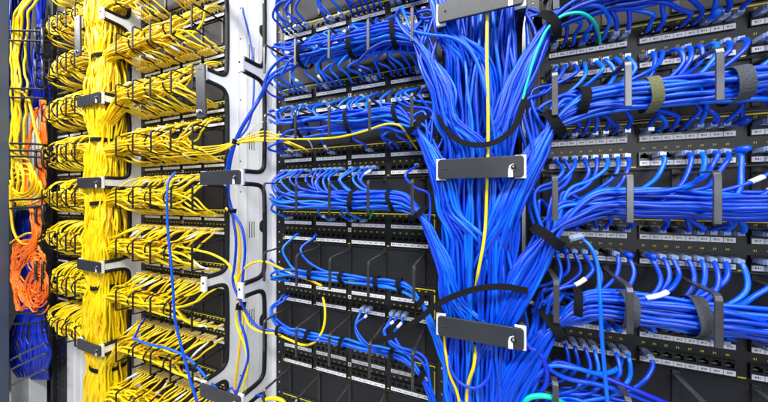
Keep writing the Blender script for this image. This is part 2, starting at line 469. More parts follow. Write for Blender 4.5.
# ------------------------------------------------------------------ cables
TRUNK_STRAPS = [520, 215, -20, -330, -630]
CAB = []     # dict(kind, P, r, mats, label, group, plug, prio, sleeve)
def add_cable(P, r, kind, label, group, plug=None, prio=None, sleeve=None, amp=0.0, step=9, boot=False, raw=False, wl=90):
    Q = P if raw else spline(P, step)
    if amp: Q = wobble(Q, amp, wl=wl, taper=plug is not None)
    if kind == 'yellow':      # the yellow trunk is cinched where its straps sit
        w_ = np.clip((-1245-Q[:, 0])/50, 0, 1)*np.clip((Q[:, 0]+1440)/16, 0, 1); w_ = w_*w_*(3-2*w_)
        c_ = np.zeros(len(Q))
        for zs in TRUNK_STRAPS: c_ += np.exp(-((Q[:, 2]-zs)/48)**2)
        Q = Q.copy(); Q[:, 0] = Q[:, 0]-(Q[:, 0]+1354)*.27*c_*w_; Q[:, 1] = Q[:, 1]-(Q[:, 1]+52)*.15*c_*w_
    if prio is None:
        m = Q[len(Q)//2]; d = -m[0]*ST+(m[1]+DP)*CT; prio = -d
        u = (m[0]*CT+(m[1]+DP)*ST)/max(d, 1)*F+384
        if u > 800 or u < -20: prio -= 5000
    CAB.append(dict(P=Q, r=r, kind=kind, label=label, group=group, plug=plug, prio=prio, sleeve=sleeve, boot=boot))

def hexslots(n, rad, rr):
    s = []
    while len(s) < n:
        a = rr.uniform(0, 6.283); q = rad*math.sqrt(rr.random()); s.append((q*math.cos(a), q*math.sin(a)))
    # relax a little
    for _ in range(12):
        for i in range(n):
            fx = fy = 0
            for j in range(n):
                if i == j: continue
                dx = s[i][0]-s[j][0]; dy = s[i][1]-s[j][1]; d = math.hypot(dx, dy)+1e-3
                lim = 1.7*rad/math.sqrt(n)
                if d < lim: fx += dx/d*(lim-d)*.4; fy += dy/d*(lim-d)*.4
            x, y = s[i][0]+fx, s[i][1]+fy; q = math.hypot(x, y)
            if q > rad: x, y = x/q*rad, y/q*rad
            s[i] = (x, y)
    return s

ROWN = ['upper row', 'lower row']
def bundle_run(xs, y0, z0, slot, sc=1.0, sag=0, jitter=1.5):
    """points along a horizontal bundle at given xs"""
    out = []
    for i, x in enumerate(xs):
        out.append((x, y0+slot[0]*sc+R.uniform(-jitter, jitter), z0+slot[1]*sc+R.uniform(-jitter, jitter)+sag*math.sin(i*1.7)))
    return out

def port_start(x, z, up, reach=34):
    return [(x, -8, z), (x+R.uniform(-.6, .6), -21, z), (x+R.uniform(-2, 2), -reach, z+up*R.uniform(4, 9))]

# ---- RIGHT RACK
def trunk_tail_right(zb, slot, xt, yt):
    a, b2 = slot
    return [(112+b2*.2, -62+a*.9, zb-6+b2*.95), (84+b2*.6, -68+a*.8, zb-30+b2*.75), (62+b2*.8, -74+a*.7, zb-72+b2*.5), (42+b2*.95, -80+a*.5, zb-118+b2*.35), (24+b2*.9+xt*.12, -82+a*.4, zb-166+b2*.2), (xt*.55+6+b2*.4, -74+a*.3, zb-222), (xt+2, yt*.8-16, zb-285), (xt+R.uniform(-6, 6), yt, zb-350), (xt+R.uniform(-8, 8), yt, min(zb-440, -480)), (xt+R.uniform(-8, 8), yt, -760)]
def stretch(P, zb, kx, kz):
    return [(40+(x-40)*kx if x > 40 and z > zb-130 else x, y, z-(kz-1)*min(max(zb-z, 0), 170)) for x, y, z in P]
CURVE = {463: (1.3, 1.2), 285: (1.45, 1.25), 107: (1.6, 1.35), -70: (1.5, 1.3), -247: (1, 1)}
def right_bundle(S, src, nthrough, zoff=-116, rad=23, topidx=0):
    """src: list of (col,row,S_panel,panelindex); bundle sits in the manager below panel S"""
    zb = S+zoff; n = len(src)+nthrough
    sl = hexslots(n, rad, R)
    sl.sort(key=lambda q: q[1])
    low = [q for q in sl]
    R.shuffle(low)
    used = 0
    for k in range(nthrough):
        s = low[used]; used += 1
        xt, yt = R.uniform(-40, 46), R.uniform(-88, 10)
        P = bundle_run([760, 640, 540, 430, 330, 240, 180], -60, zb, s)
        P[0] = (760, P[0][1], P[0][2]+R.uniform(-5, 25)); P += [q for q in stretch(trunk_tail_right(zb, s, xt, yt), zb, *CURVE[S]) if q[0] < P[-1][0]-10]
        add_cable(P, 3.4, 'blue', 'blue cable running through the %s cable bundle across the right rack' % ORD[topidx], 'blue cables in the %s right bundle' % ORD[topidx], amp=1.5)
    for (col, row, Sp, pi) in src:
        s = low[used]; used += 1
        x = port_x('right', col); z = Sp+13 if row == 0 else Sp-31
        up = 1 if row == 0 else -1
        xt, yt = R.uniform(-40, 46), R.uniform(-88, 10)
        gap = zb+s[1]-z
        d = R.choice([R.uniform(30, 70), R.uniform(60, 120), R.uniform(90, 150)])
        bulge = R.uniform(-14, 20)
        P = port_start(x, z, up, R.uniform(27, 36))
        P += [(x-d*.06+bulge*.6, -40+R.uniform(-10, 4), z+gap*.36), (x-d*.28+bulge*.4, -50+s[0]*.5+R.uniform(-6, 6), z+gap*.68), (x-d*.62, -60+s[0]*.8, z+gap*.92)]
        xs = [q for q in (600, 500, 400, 300, 230, 180) if q < x-d-30]
        P += bundle_run([x-d-20]+xs if x-d-20 > 110 else xs, -60, zb, s)
        if x-d-20 <= 110: P = P[:-0 or None]
        tail = stretch(trunk_tail_right(zb, s, xt, yt), zb, *CURVE[S])
        tail = [q for q in tail if q[0] < P[-1][0]-12 or q[2] < zb-60]
        P += tail
        tagged = R.random() < 0.05
        add_cable(P, 3.4, 'blue', 'blue cable in the %s port, %s, %s patch panel, right rack' % (ORD[col], ROWN[row], ORD[pi]), 'blue patch cables plugged into the right rack', plug=(x, z), sleeve=(72, 112) if (pi == 2 and row == 1 and col in (9, 10)) else (60, 85) if tagged else None, amp=1.0, boot=R.random() < .08)

rS = RACKS['right']['S']
def occ(pi, row, col):
    e = {(0,0):[10], (0,1):[], (1,0):[], (1,1):[8,10], (2,0):[1,3,6,8,10], (2,1):[5], (3,0):[4,9,11], (3,1):[0,5]+list(range(9,24)), (4,0):[0,2,3,8,9,10,11,12], (4,1):[0,1,2,3]}
    return col not in e[(pi,row)]
NC = 22
# bundle above first panel (under a panel out of frame): upper row of panel 0
right_bundle(463, [(c,0,285,0) for c in range(NC) if occ(0,0,c)], 18, rad=24, topidx=0)
for i in range(4):
    src = [(c,1,rS[i],i) for c in range(NC) if occ(i,1,c)]
    src += [(c,0,rS[i+1],i+1) for c in range(NC) if occ(i+1,0,c)]
    src = [s for s in src if not (s[3] == 3 and s[1] == 0 and s[0] > 5 and R.random() < .5)]
    right_bundle(rS[i], src, [8, 8, 15, 1][i], rad=[23, 24, 25, 17][i], topidx=i+1)

# ---- MIDDLE RACK
def trunk_tail_mid(zb, slot, xt, yt):
    a, b2 = slot
    kx, kz = (1.35, 1.22) if zb > 150 else (1.15, 1.1)
    Q_ = [(-160, -63+a*.9, zb-5+b2*.95), (-130-b2*.5, -68+a*.8, zb-26+b2*.8), (-106-b2*.7, -76+a*.6, zb-68+b2*.5), (-84-b2*.8+max(0, xt)*.15, -84+a*.4, zb-122+b2*.2), (-66-b2*.6+xt*.25, -82+a*.3, zb-172), (xt*.75-18, -76+a*.2, zb-225), (xt-3, yt*.8-16, zb-285), (xt+R.uniform(-6, 6), yt, zb-360), (xt+R.uniform(-8, 8), yt, min(zb-460, -480)), (xt+R.uniform(-8, 8), yt, -760)]
    return [(-84+(x+84)*kx if x < -84 and z > zb-150 else x, y, z-(kz-1)*min(max(zb-z, 0), 170)) for x, y, z in Q_]
def mid_bundle(S, src, zoff, rad, nthrough, topidx):
    zb = S+zoff; n = len(src)+nthrough
    sl = hexslots(n, rad, R); R.shuffle(sl); used = 0
    for (col, row, Sp, pi) in src:
        s = sl[used]; used += 1
        x = port_x('middle', col); z = Sp+13 if row == 0 else Sp-31; up = 1 if row == 0 else -1
        xt, yt = R.uniform(-84, 20), R.uniform(-88, 20)
        gap = zb+s[1]-z; d = R.uniform(50, 150)
        back = R.uniform(0, 26)
        P = port_start(x, z, up, R.uniform(28, 40))
        P += [(x-back, -50+R.uniform(-14, 2), z+gap*.38), (x-back*.3+d*.15, -62+s[0]*.4, z+gap*.74), (x+d*.55, -62+s[0]*.8, z+gap*.95)]
        xs = [q for q in (-500, -420, -340, -265, -210) if q > x+d+30]
        P += bundle_run(([x+d+15] if x+d+15 < -200 else [])+xs, -62, zb, s)
        tail = [q for q in trunk_tail_mid(zb, s, xt, yt) if q[0] > P[-1][0]+12 or q[2] < zb-60]
        P += tail
        add_cable(P, 3.1, 'skyblue' if R.random() < .6 else 'blue', 'blue cable in the %s port, %s, %s patch panel, middle rack' % (ORD[col], ROWN[row], ORD[pi]), 'blue patch cables plugged into the middle rack', plug=(x, z), sleeve=(R.uniform(8, 25), R.uniform(30, 42)) if R.random() < .34 else None, amp=1.2)
    for k in range(nthrough):
        s = sl[used]; used += 1
        P = [U(262, 120+k*8, -50)] if topidx == 1 and k < 0 else []
        xt, yt = R.uniform(-84, 20), R.uniform(-88, 20)
        P += bundle_run([-585, -520, -430, -340, -265, -210], -62, zb, s); P[0] = (P[0][0], -30, P[0][2]+20)
        P += trunk_tail_mid(zb, s, xt, yt)
        add_cable(P, 3.1, 'skyblue', 'blue cable running along the %s cable bundle of the middle rack' % ORD[topidx], 'blue cables in the %s middle bundle' % ORD[topidx], amp=1.5)
def msrc(rowspec):
    out = []
    for (Sp, pi, row, cols) in rowspec: out += [(c,row,Sp,pi) for c in cols]
    return out
full = list(range(24))
def some(p): return [c for c in full if R.random() < p]
mid_bundle(641, msrc([(463,0,0,some(.85))]), -104, 24, 0, 0)
mid_bundle(463, msrc([(463,0,1,some(.9)), (285,1,0,some(.9))]), -100, 28, 0, 1)
mid_bundle(285, msrc([(285,1,1,some(.9)), (107,2,0,[0,1,3,9,15,18,19,21])]), -104, 24, 2, 2)
mid_bundle(107, msrc([(107,2,1,[0,1,2,3,4,5,6,7,8,9,10,11,12,13,14,15,16,22]), (-70,3,0,[1,9,12,14])]), -112, 20, 4, 3)
mid_bundle(-70, msrc([(-70,3,1,[3,6]), (-247,4,0,[0,1])]), -122, 9, 2, 4)
mid_bundle(-247, msrc([(-247,4,1,[0,1,14,15,18,19,20])]), -104, 10, 2, 5)

# ---- CENTRAL TRUNK straight runs
for k in range(84):
    x = -84+134*((k*0.618) % 1.0)+R.uniform(-3, 3); y = [-64, -42, -15, 10][k % 4]+R.uniform(-12, 12)
    x2 = min(48, max(-86, x+R.uniform(-30, 30)))
    P = []
    for i, z in enumerate([760, 560, 430, 300, 180, 60, -60, -180, -300, -420, -560, -760]):
        t = i/11; P.append((x*(1-t)+x2*t+R.uniform(-11, 11), min(-5, y)+R.uniform(-8, 8) if y < 0 else y+R.uniform(-8, 8), z))
    add_cable(P, 3.4, 'blue', 'blue cable running straight down the thick central trunk', 'blue cables in the central trunk', step=14)

# yellow ones in the trunk
def hand(pts, r, kind, label, plug_end=None, group=None, amp=0, step=6, prio=9999):
    P = [U(u, v, y) for u, v, y in pts]
    add_cable(P, r, kind, label, group, step=step, amp=amp, prio=prio)
hand([(486,-30,-96),(487,20,-98),(487,60,-98),(488,110,-96),(488,150,-92),(487,180,-92),(486,215,-84),(484,240,-93),(479,268,-95),(475,292,-70),(468,340,-60)], 3.0, 'yellow', 'single yellow cable running down through the blue central trunk')
hand([(443,325,-60),(446,355,-90),(450,375,-92),(457,392,-92),(462,420,-92)], 2.8, 'yellow', 'short yellow cable in the blue trunk below the lowest centre cover plate')
hand([(476,345,-80),(474,365,-92),(468,385,-88),(466,420,-80)], 3.2, 'yellow', 'yellow strand showing right of another in the bottom of the blue trunk')
hand([(507,168,-50),(514,136,-72),(521,106,-86),(529,75,-90),(538,48,-92),(548,28,-92),(562,16,-92),(580,13,-88),(592,20,-70),(599,35,-30),(600,44,-6)], 2.6, 'teal', 'teal green cable arching over the top bundle at upper right')
hand([(401,203,-60),(388,204,-50),(377,208,-45),(371,214,-24),(370,219,-6)], 3.0, 'green', 'green cable dropping into a middle rack panel')
hand([(560,228,-20),(568,226,-50),(573,221,-60),(573,215,-60),(566,213,-60)], 2.6, 'green', 'short green cable above the third right patch panel')
hand([(526,420,-90),(524,404,-92),(531,397,-95),(545,396,-95),(556,399,-90),(570,408,-80)], 4.4, 'teal', 'bright turquoise cable curling at the bottom beside the blue trunk')
hand([(400,28,-60),(396,16,-70),(401,8,-82),(406,18,-92),(412,30,-96),(430,35,-98),(452,38,-99),(468,48,-99),(478,65,-98),(485,88,-97),(491,115,-92),(496,150,-80),(498,190,-60)], 3.4, 'skyblue', 'light blue cable arching loosely over the front of the central trunk')
hand([(396,18,-88),(405,32,-96),(420,46,-98),(432,68,-98),(440,100,-95),(449,140,-92),(452,170,-80)], 3.4, 'skyblue', 'light blue cable curving from the top middle bundle into the trunk')
hand([(448,355,-88),(452,372,-96),(462,384,-98),(476,388,-97),(488,378,-92),(492,355,-80)], 3.2, 'skyblue', 'blue cable hanging in a loop below the lowest centre cover plate')
# dangling cable with plug in the right rack
Pp = [U(583,239,-70), U(590,246,-78), U(597,262,-88), U(600,300,-106), U(602,340,-108), U(605,375,-106), U(609,420,-100)]
add_cable(Pp, 2.9, 'blue', 'blue cable hanging loose with its clear plug out of any port', None, prio=9999, step=6)
CAB[-1]['freeplug'] = U(583,239,-70)
for k, pts in enumerate([[(522,338,-85),(534,352,-86),(548,368,-84),(566,378,-78),(600,385,-70),(640,398,-60),(700,425,-60)],
    [(520,345,-80),(538,352,-88),(546,366,-90),(546,384,-88),(538,396,-86),(528,420,-84)],
    [(521,392,-85),(534,378,-85),(550,366,-80),(575,368,-76),(600,374,-66),(618,368,-40),(622,358,-12)],
    [(515,400,-80),(530,386,-86),(545,370,-82),(556,362,-70),(590,372,-66),(640,392,-66),(700,418,-60)]]):
    hand(pts, 3.7, 'navy' if k % 2 else 'blue', ['blue cable crossing down right from beside the lowest centre plate','dark blue cable hooking down beside the white post at the bottom','blue cable rising right from the trunk foot toward the right rack','dark blue cable at the bottom joining the right rack manager'][k])

# strands over the nearly empty manager
hand([(238,-20,30),(243,10,30),(249,35,30),(253,60,30),(254,85,30),(252,112,20),(247,128,-10),(236,142,-50)], 3.0, 'blue', 'thin blue cable hanging behind the upper arm of the white manager')
hand([(312,46,-62),(296,52,-60),(280,60,-62),(269,72,-66),(262,92,-68),(250,113,-70),(240,130,-70),(234,143,-70),(229,158,-72),(227,172,-70),(228,192,-70),(233,212,-66),(242,228,-66),(245,248,-66),(243,275,-66),(240,300,-60),(240,318,-60),(246,340,-60),(248,358,-62),(242,378,-64),(235,400,-60),(234,430,-60)], 3.6, 'blue', 'long blue cable looping from the middle rack down the white manager')
hand([(330,52,-62),(306,62,-60),(288,70,-62),(272,78,-66),(262,95,-66),(252,112,-74),(242,129,-74),(236,142,-74),(231,160,-70),(229,176,-68),(229,198,-72),(233,218,-70),(236,240,-72),(235,262,-70),(233,282,-70),(240,300,-70),(248,315,-66),(258,327,-66),(272,331,-62),(290,332,-50),(300,338,-40)], 3.6, 'blue', 'second long blue cable tied beside the first on the white manager')
hand([(268,74,-60),(264,84,-50),(268,92,-40),(276,97,-30),(284,98,-20)], 3.0, 'navy', 'short dark blue tail curling beside the white manager flange')
for k in range(4):
    dv = k*2.4-3.5; e = [(302, 150, -40), (309, 152, -30), (296, 148, -30), (288, 144, -30)][k]
    hand([(150,150+dv*2,-62),(172,152+dv*1.4,-66),(195,151+dv,-64),(212,150+dv,-66),(228,146+dv*.6,-74),(236,142+dv*.4,-76),(250,139+dv*.9,-70),(264,136+dv*1.3,-66),(278,139+dv,-60),(e[0]-4, e[1]-3, -56), e], 2.1, 'yellow', 'yellow cable crossing the white manager toward the middle rack', group='yellow cables tied across the white manager')
hand([(236,143,-76),(250,141,-72),(266,139,-66),(290,139,-84),(315,139,-88),(340,137,-88),(365,131,-86),(388,124,-86),(400,126,-80),(408,136,-56),(414,145,-24),(417,149,-8)], 2.4, 'yellow', 'yellow cable running under the second middle bundle to a port')
hand([(268,120,-30),(255,126,-60),(246,134,-76),(236,143,-78)], 1.2, 'whitecable', 'thin pale string tied across the white manager')
hand([(313,149,-40),(309,141,-60),(300,137,-62),(290,136,-62),(278,134,-64)], 1.8, 'whitecable', 'pale thin lead dropping into the middle rack')
hand([(226,208,-66),(232,216,-66),(238,232,-64),(240,252,-62),(238,275,-62),(240,295,-60),(243,315,-58),(241,335,-58),(238,360,-58),(234,400,-58),(233,430,-60)], 3.4, 'yellow', 'yellow cable running down the white manager between two blue ones')
hand([(176,246,-60),(196,250,-66),(214,255,-72),(228,264,-70),(236,280,-66),(240,300,-62),(236,318,-60),(240,334,-60),(245,345,-60),(248,365,-60),(242,395,-60),(240,430,-60)], 3.4, 'yellow', 'yellow cable bulging left and falling down the white manager')
hand([(237,300,-64),(238,282,-66),(243,270,-66),(253,263,-66),(266,262,-66),(280,268,-64),(296,275,-62),(312,281,-62),(322,286,-60)], 3.3, 'yellow', 'yellow cable arching right from the white manager to the middle rack')
hand([(324,300,-8),(323,298,-30),(325,308,-46),(324,326,-58),(316,341,-62),(304,345,-64),(290,340,-66),(276,334,-66),(262,332,-66),(250,326,-66),(243,312,-64)], 3.0, 'yellow', 'yellow cable looping from a middle rack port back to the white manager')
hand([(176,172,-70),(169,180,-90),(167,200,-104),(168,232,-108),(171,262,-108),(173,290,-108),(175,318,-106),(181,345,-104),(189,375,-102),(197,402,-100),(204,430,-100)], 3.6, 'blue', 'blue cable hanging in front of the yellow cables of the left rack')
hand([(133,338,-70),(142,342,-84),(156,346,-92),(172,350,-92),(188,358,-88),(200,370,-84),(208,380,-80),(222,394,-70)], 3.6, 'blue', 'blue cable lying along a yellow bundle low in the left rack')
hand([(133,342,-70),(138,330,-60),(142,322,-50),(148,316,-30)], 3.0, 'navy', 'short blue tail at the left edge of the yellow rack')
hand([(258,420,-60),(262,403,-60),(272,398,-60),(284,402,-50),(290,420,-40)], 5.0, 'yellow', 'thick yellow cable bulging up at the bottom beside the middle rack')
hand([(222,404,-60),(232,388,-60),(240,400,-60),(262,396,-60),(270,420,-50)], 3.0, 'skyblue', 'light blue cable peeking above the bottom cover plate of the white manager')

# ---- LEFT RACK (yellow)
def arm_clear(z):
    for a in ARMS:
        if abs(z-a) < 50: return a-52 if z <= a+20 else a+52
    return z
def left_bundle(S, src, zoff, rad):
    zb = S+zoff; n = max(1, len(src)); sl = hexslots(n, rad, R); R.shuffle(sl)
    for s, (col, row, Sp, pi) in zip(sl, src):
        x = port_x('left', col); z = Sp+13 if row == 0 else Sp-31; up = 1 if row == 0 else -1
        gap = zb+s[1]-z; d = R.uniform(70, 150)
        P = port_start(x, z, up, R.uniform(26, 36))
        P += [(x-d*.08, -44+R.uniform(-12, 6), z+gap*.22), (x-d*.34, -60+s[0]*.4, z+gap*.56+R.uniform(-5, 5)), (x-d*.68, -64+s[0]*.8, z+gap*.86)]
        xs = [q for q in (-880, -960, -1040, -1120, -1200) if q < x-d-25]
        P += bundle_run(([x-d-12] if x-d-12 > -1225 else [])+xs, -62, zb, s, jitter=4)
        ze = arm_clear(zb)
        xt, yt = R.uniform(-1420, -1285), R.choice([R.uniform(-97, -84), R.uniform(-90, 0)])
        tail = [(-1258, -66+s[0]*.8, (zb+ze)/2+s[1]*.9), (-1284, -74+s[0]*.7, ze+s[1]*.7-10), (xt*.4-1300*.6, -78+s[0]*.4, ze-60), (xt, yt, ze-150), (xt+R.uniform(-8, 8), yt, ze-260), (xt+R.uniform(-8, 8), yt, min(ze-400, -880)), (xt, yt, min(ze-420, -1000))]
        P += [q for q in tail if q[0] < P[-1][0]-10 or q[2] < ze-40]
        add_cable(P, 3.05, 'yellow', 'yellow cable in the %s port, %s, %s patch panel, left rack' % (ORD[col], ROWN[row], ORD[pi]), 'yellow patch cables plugged into the left rack', plug=(x, z), sleeve=(R.uniform(10, 40), R.uniform(60, 75)) if R.random() < .12 else None, amp=R.choice([1.5, 3, 5]), step=10, wl=110)
lS = RACKS['left']['S']
left_bundle(819, [(c, 0, 641, 0) for c in range(24) if R.random() < .8], -104, 24)
dens = [1, 1, 1, 1, 1, 1, .95, .9, .6]
for i in range(len(lS)):
    sp = []
    pu = dens[i]
    sp += [(c, 1, lS[i], i) for c in range(24) if R.random() < pu*.92]
    if i+1 < len(lS): sp += [(c, 0, lS[i+1], i+1) for c in range(24) if R.random() < (pu*.95 if i < 4 else .65 if i < 6 else .4)]
    left_bundle(lS[i], sp, -104, 27)
# yellow trunk
for k in range(70):
    x = -1424+144*((k*.618) % 1); y = [-82, -66, -42, -15][k % 4]+R.uniform(-8, 8)
    P = []; xx = x
    for z in [1000, 820, 700, 580, 460, 340, 220, 100, -20, -140, -260, -380, -500, -620, -740, -1000]:
        P.append((min(-1284, max(-1420, x+R.uniform(-13, 13))), y+R.uniform(-7, 7), z))
    add_cable(P, 3.0, 'yellow', 'yellow cable running down the thick yellow trunk in the white manager', 'yellow cables in the left trunk', step=16)

# ---- FAR LEFT RACK (curled yellow)
fS = RACKS['far']['S']
for i, S in enumerate([997]+fS):
    zb = S-104
    sl = hexslots(34, 30, R)
    for k in range(34):
        s = sl[k]; col = R.randrange(9, 24); row = k % 2
        x = port_x('far', col); Sp = S if row else S-178
        z = Sp-31 if row else Sp+13
        if Sp < -500: z = S-31
        gap = zb+s[1]-z; back = R.uniform(15, 50)
        P = [(x, -8, z), (x, -32, z), (x-back*.5, -60, z+gap*.15+R.uniform(-6, 6)), (x-back, -78, z+gap*.6), (x-back*.2, -80, zb+s[1]-8), (x+35, -66+s[0]*.8, zb+s[1])]
        xs = [q for q in (-1600, -1500) if q > x+70]
        P += bundle_run(xs, -64, zb, s, jitter=3)
        ze = arm_clear(zb); xt, yt = R.uniform(-1418, -1300), R.uniform(-98, -60)
        tail = [(-1446, -70+s[0]*.7, (zb+ze)/2+s[1]*.8), (-1420, -80+s[0]*.4, ze-14+s[1]*.5), (xt, yt, ze-110), (xt, yt, ze-260)]
        P += [q for q in tail if q[0] > P[-1][0]+10 or q[2] < ze-30]
        add_cable(P, 3.0, 'yellow', 'curled yellow cable in the far left rack', 'curled yellow cables in the far left rack', amp=2.0, step=12, prio=-4000+k)

# ---- far left manager: loose yellow, orange, blue
for k, (u, ph) in enumerate([(13, 0), (15.5, 1), (18, 0), (20, 1.5), (26, 2), (17, 2)]):
    P = [(u+16, -6, -80), (u+8, 4, -90), (u+3, 14, -95), (u-0.5+ph, 32, -90), (u-1.5, 60, -90), (u-1+ph, 90, -90), (u-1, 120, -88), (u-2, 150, -88), (u+ph*3, 180, -86), (u+ph*2-1, 206, -80)]
    P = [(max(9.8, a), b_, c) for a, b_, c in P]
    hand(P, 4.0, 'yellow', 'yellow cable hanging in the far left manager behind the dark post', group='loose yellow cables at the far left', amp=2)
for k in range(5):
    cx, cy, rx, ry = 22+k*1.2, 176+k*4, 12+k*1.2, 18-k*1.5
    P = [(cx+rx*math.cos(a)+R.uniform(-.6, .6), cy+ry*math.sin(a), -90+4*k) for a in np.linspace(-2.4, 2.9, 12)]
    P = [(max(10.5, a), b_, c) for a, b_, c in P]
    hand(P, 4.6, 'yellow', 'yellow cable coiled in a loose ring at the far left', group='yellow rings at the far left')
hand([(10.5,185,-96),(11,210,-96),(14,232,-94),(22,243,-92),(34,243,-84),(46,238,-70)], 4.6, 'yellow', 'yellow cable sweeping from the far left edge under the orange cables')
hand([(10.5,243,-96),(18,238,-94),(30,233,-90),(44,235,-70)], 4.2, 'yellow', 'yellow cable passing right across the orange cables')
hand([(22,92,-88),(28,98,-88),(32,112,-88),(36,130,-86),(42,148,-80),(48,160,-70)], 5.0, 'yellow', 'yellow cable slanting down behind the second black ring at far left')
for k in range(22):
    j = k/22.0; du = R.uniform(-2.6, 2.6)
    P = [(43+du, 100, -50), (43.5+du, 130, -60), (43+du, 160, -60), (42.5+du, 190, -66), (40+du*1.2, 215, -74), (36+du, 236, -84), (30-R.uniform(0, 18), 254+R.uniform(-10, 8), -92), (20-R.uniform(0, 9), 276+R.uniform(-14, 10), -92), (24+R.uniform(-8, 12), 298+R.uniform(-10, 14), -90), (43+R.uniform(-8, 5), 288+R.uniform(-22, 14), -84), (40+R.uniform(-12, 7), 258+R.uniform(-14, 10), -84), (28+R.uniform(-8, 8), 250+R.uniform(-8, 12), -88)]
    P = [(max(10.2, a), b_, c) for a, b_, c in P]
    hand(P, 2.7, 'orange', 'orange cable running down and coiling at the far left', group='orange cables at the far left', amp=2)
for k in range(10):
    P = [(36+R.uniform(-1, 3), 108, -60), (31+R.uniform(-1.5, 1.5), 135, -70), (26+R.uniform(-2, 2), 165, -76), (28+R.uniform(-2, 2), 195, -80), (33+R.uniform(-2, 2), 218, -84), (33+R.uniform(-3, 3), 245, -90), (18+R.uniform(-5, 5), 262, -94), (12+R.uniform(-1, 4), 276, -92), (22+R.uniform(-3, 6), 290, -90)]
    P = [(max(10.2, a), b_, c) for a, b_, c in P]
    hand(P, 2.7, 'orange', 'orange strand slanting left in front of the pale panel at far left', group='orange strands at the far left', amp=2)
for k in range(8):
    cx, cy, rx, ry = 38+R.uniform(-5, 3), 290+R.uniform(-12, 6), R.uniform(7, 12), R.uniform(12, 20); a0 = R.uniform(0, 6)
    P = [(cx+rx*math.cos(a), cy+ry*math.sin(a), -96+k) for a in np.linspace(a0, a0+5.6, 14)]
    hand(P, 2.7, 'orange', 'orange cable looped over the blue cables at far left', group='orange loops at the far left')
for k in range(70):      # blue masses inside the far manager
    if k < 26:
        u0 = R.uniform(11, 46); P = [(u0, -10, R.uniform(-40, 20)), (u0+R.uniform(-6, 6), 25, -10), (u0+R.uniform(-10, 4), 55, R.uniform(-30, 0)), (u0+R.uniform(-8, 8), 85, -20), (u0+R.uniform(-10, 10), 118, 10)]
    elif k < 52:
        u0 = 11+(k-26)*1.4; P = [(u0*.5+20, 286, -30), (u0*.7+12, 310, -44), (u0+R.uniform(-3, 3), 335, -56), (u0+R.uniform(-5, 5), 352, -52), (u0*.9+4+R.uniform(-3, 5), 368, -44), (u0*.8+12, 379, -10)]
    else:
        u0 = R.uniform(11, 30); P = [(u0, 205, 0), (u0+R.uniform(-4, 4), 220, -20), (u0+3, 240, -20), (u0+6, 262, -30), (u0+14, 290, -30)]
    P = [U(max(10.2, a), b_, c) for a, b_, c in P]
    add_cable(P, 5.0, 'navy', 'dark blue cable bunched at the far left', 'dark blue cables bunched at the far left', prio=-9000, step=20)

# build the meshes
plug_me = None
def make_plug():
    b_ = MB()
    b_.box(-5.6, 5.6, -16, 8, -3.6, 3.4, M['plug'])
    b_.box(-2.6, 2.6, -15, 2, 3.5, 4.6, M['plug'])
    b_.box(-4.2, 4.2, -20, -16.1, -3.0, 3.0, M['plug'])
    b_.box(-3.0, 3.0, -11, -6, -3.9, -3.65, M['sleeve'])
    o = b_.build('plug'); bevel(o, .6, 1); return o
M['ivory'] = mat('pale_yellow_boot', (0.80, 0.62, 0.12), 0.45)
def make_plug_y():
    b_ = MB()
    b_.box(-4.6, 4.6, -15, 8, -3.2, 3.2, M['ivory']); b_.box(-2.2, 2.2, -13, 0, 3.3, 4.2, M['sleeve'])
    b_.tube(np.array([(0, -15, 0), (0, -19, 0), (0, -27, 0)]), np.array([3.9, 3.6, 3.3]), 8, M['ivory'])
    return b_.build('plug')
def make_boot(m, name='strain_boot'):
    b_ = MB()
    b_.tube(np.array([(0, -10, 0), (0, -14, 0), (0, -22, 0), (0, -32, 1)]), np.array([5.2, 6.2, 6.4, 4.4]), 12, m)
    return b_
py0 = make_plug_y(); plug_mesh_y = py0.data; bpy.data.objects.remove(py0)
plug0 = make_plug(); plug_mesh = plug0.data; bpy.data.objects.remove(plug0)

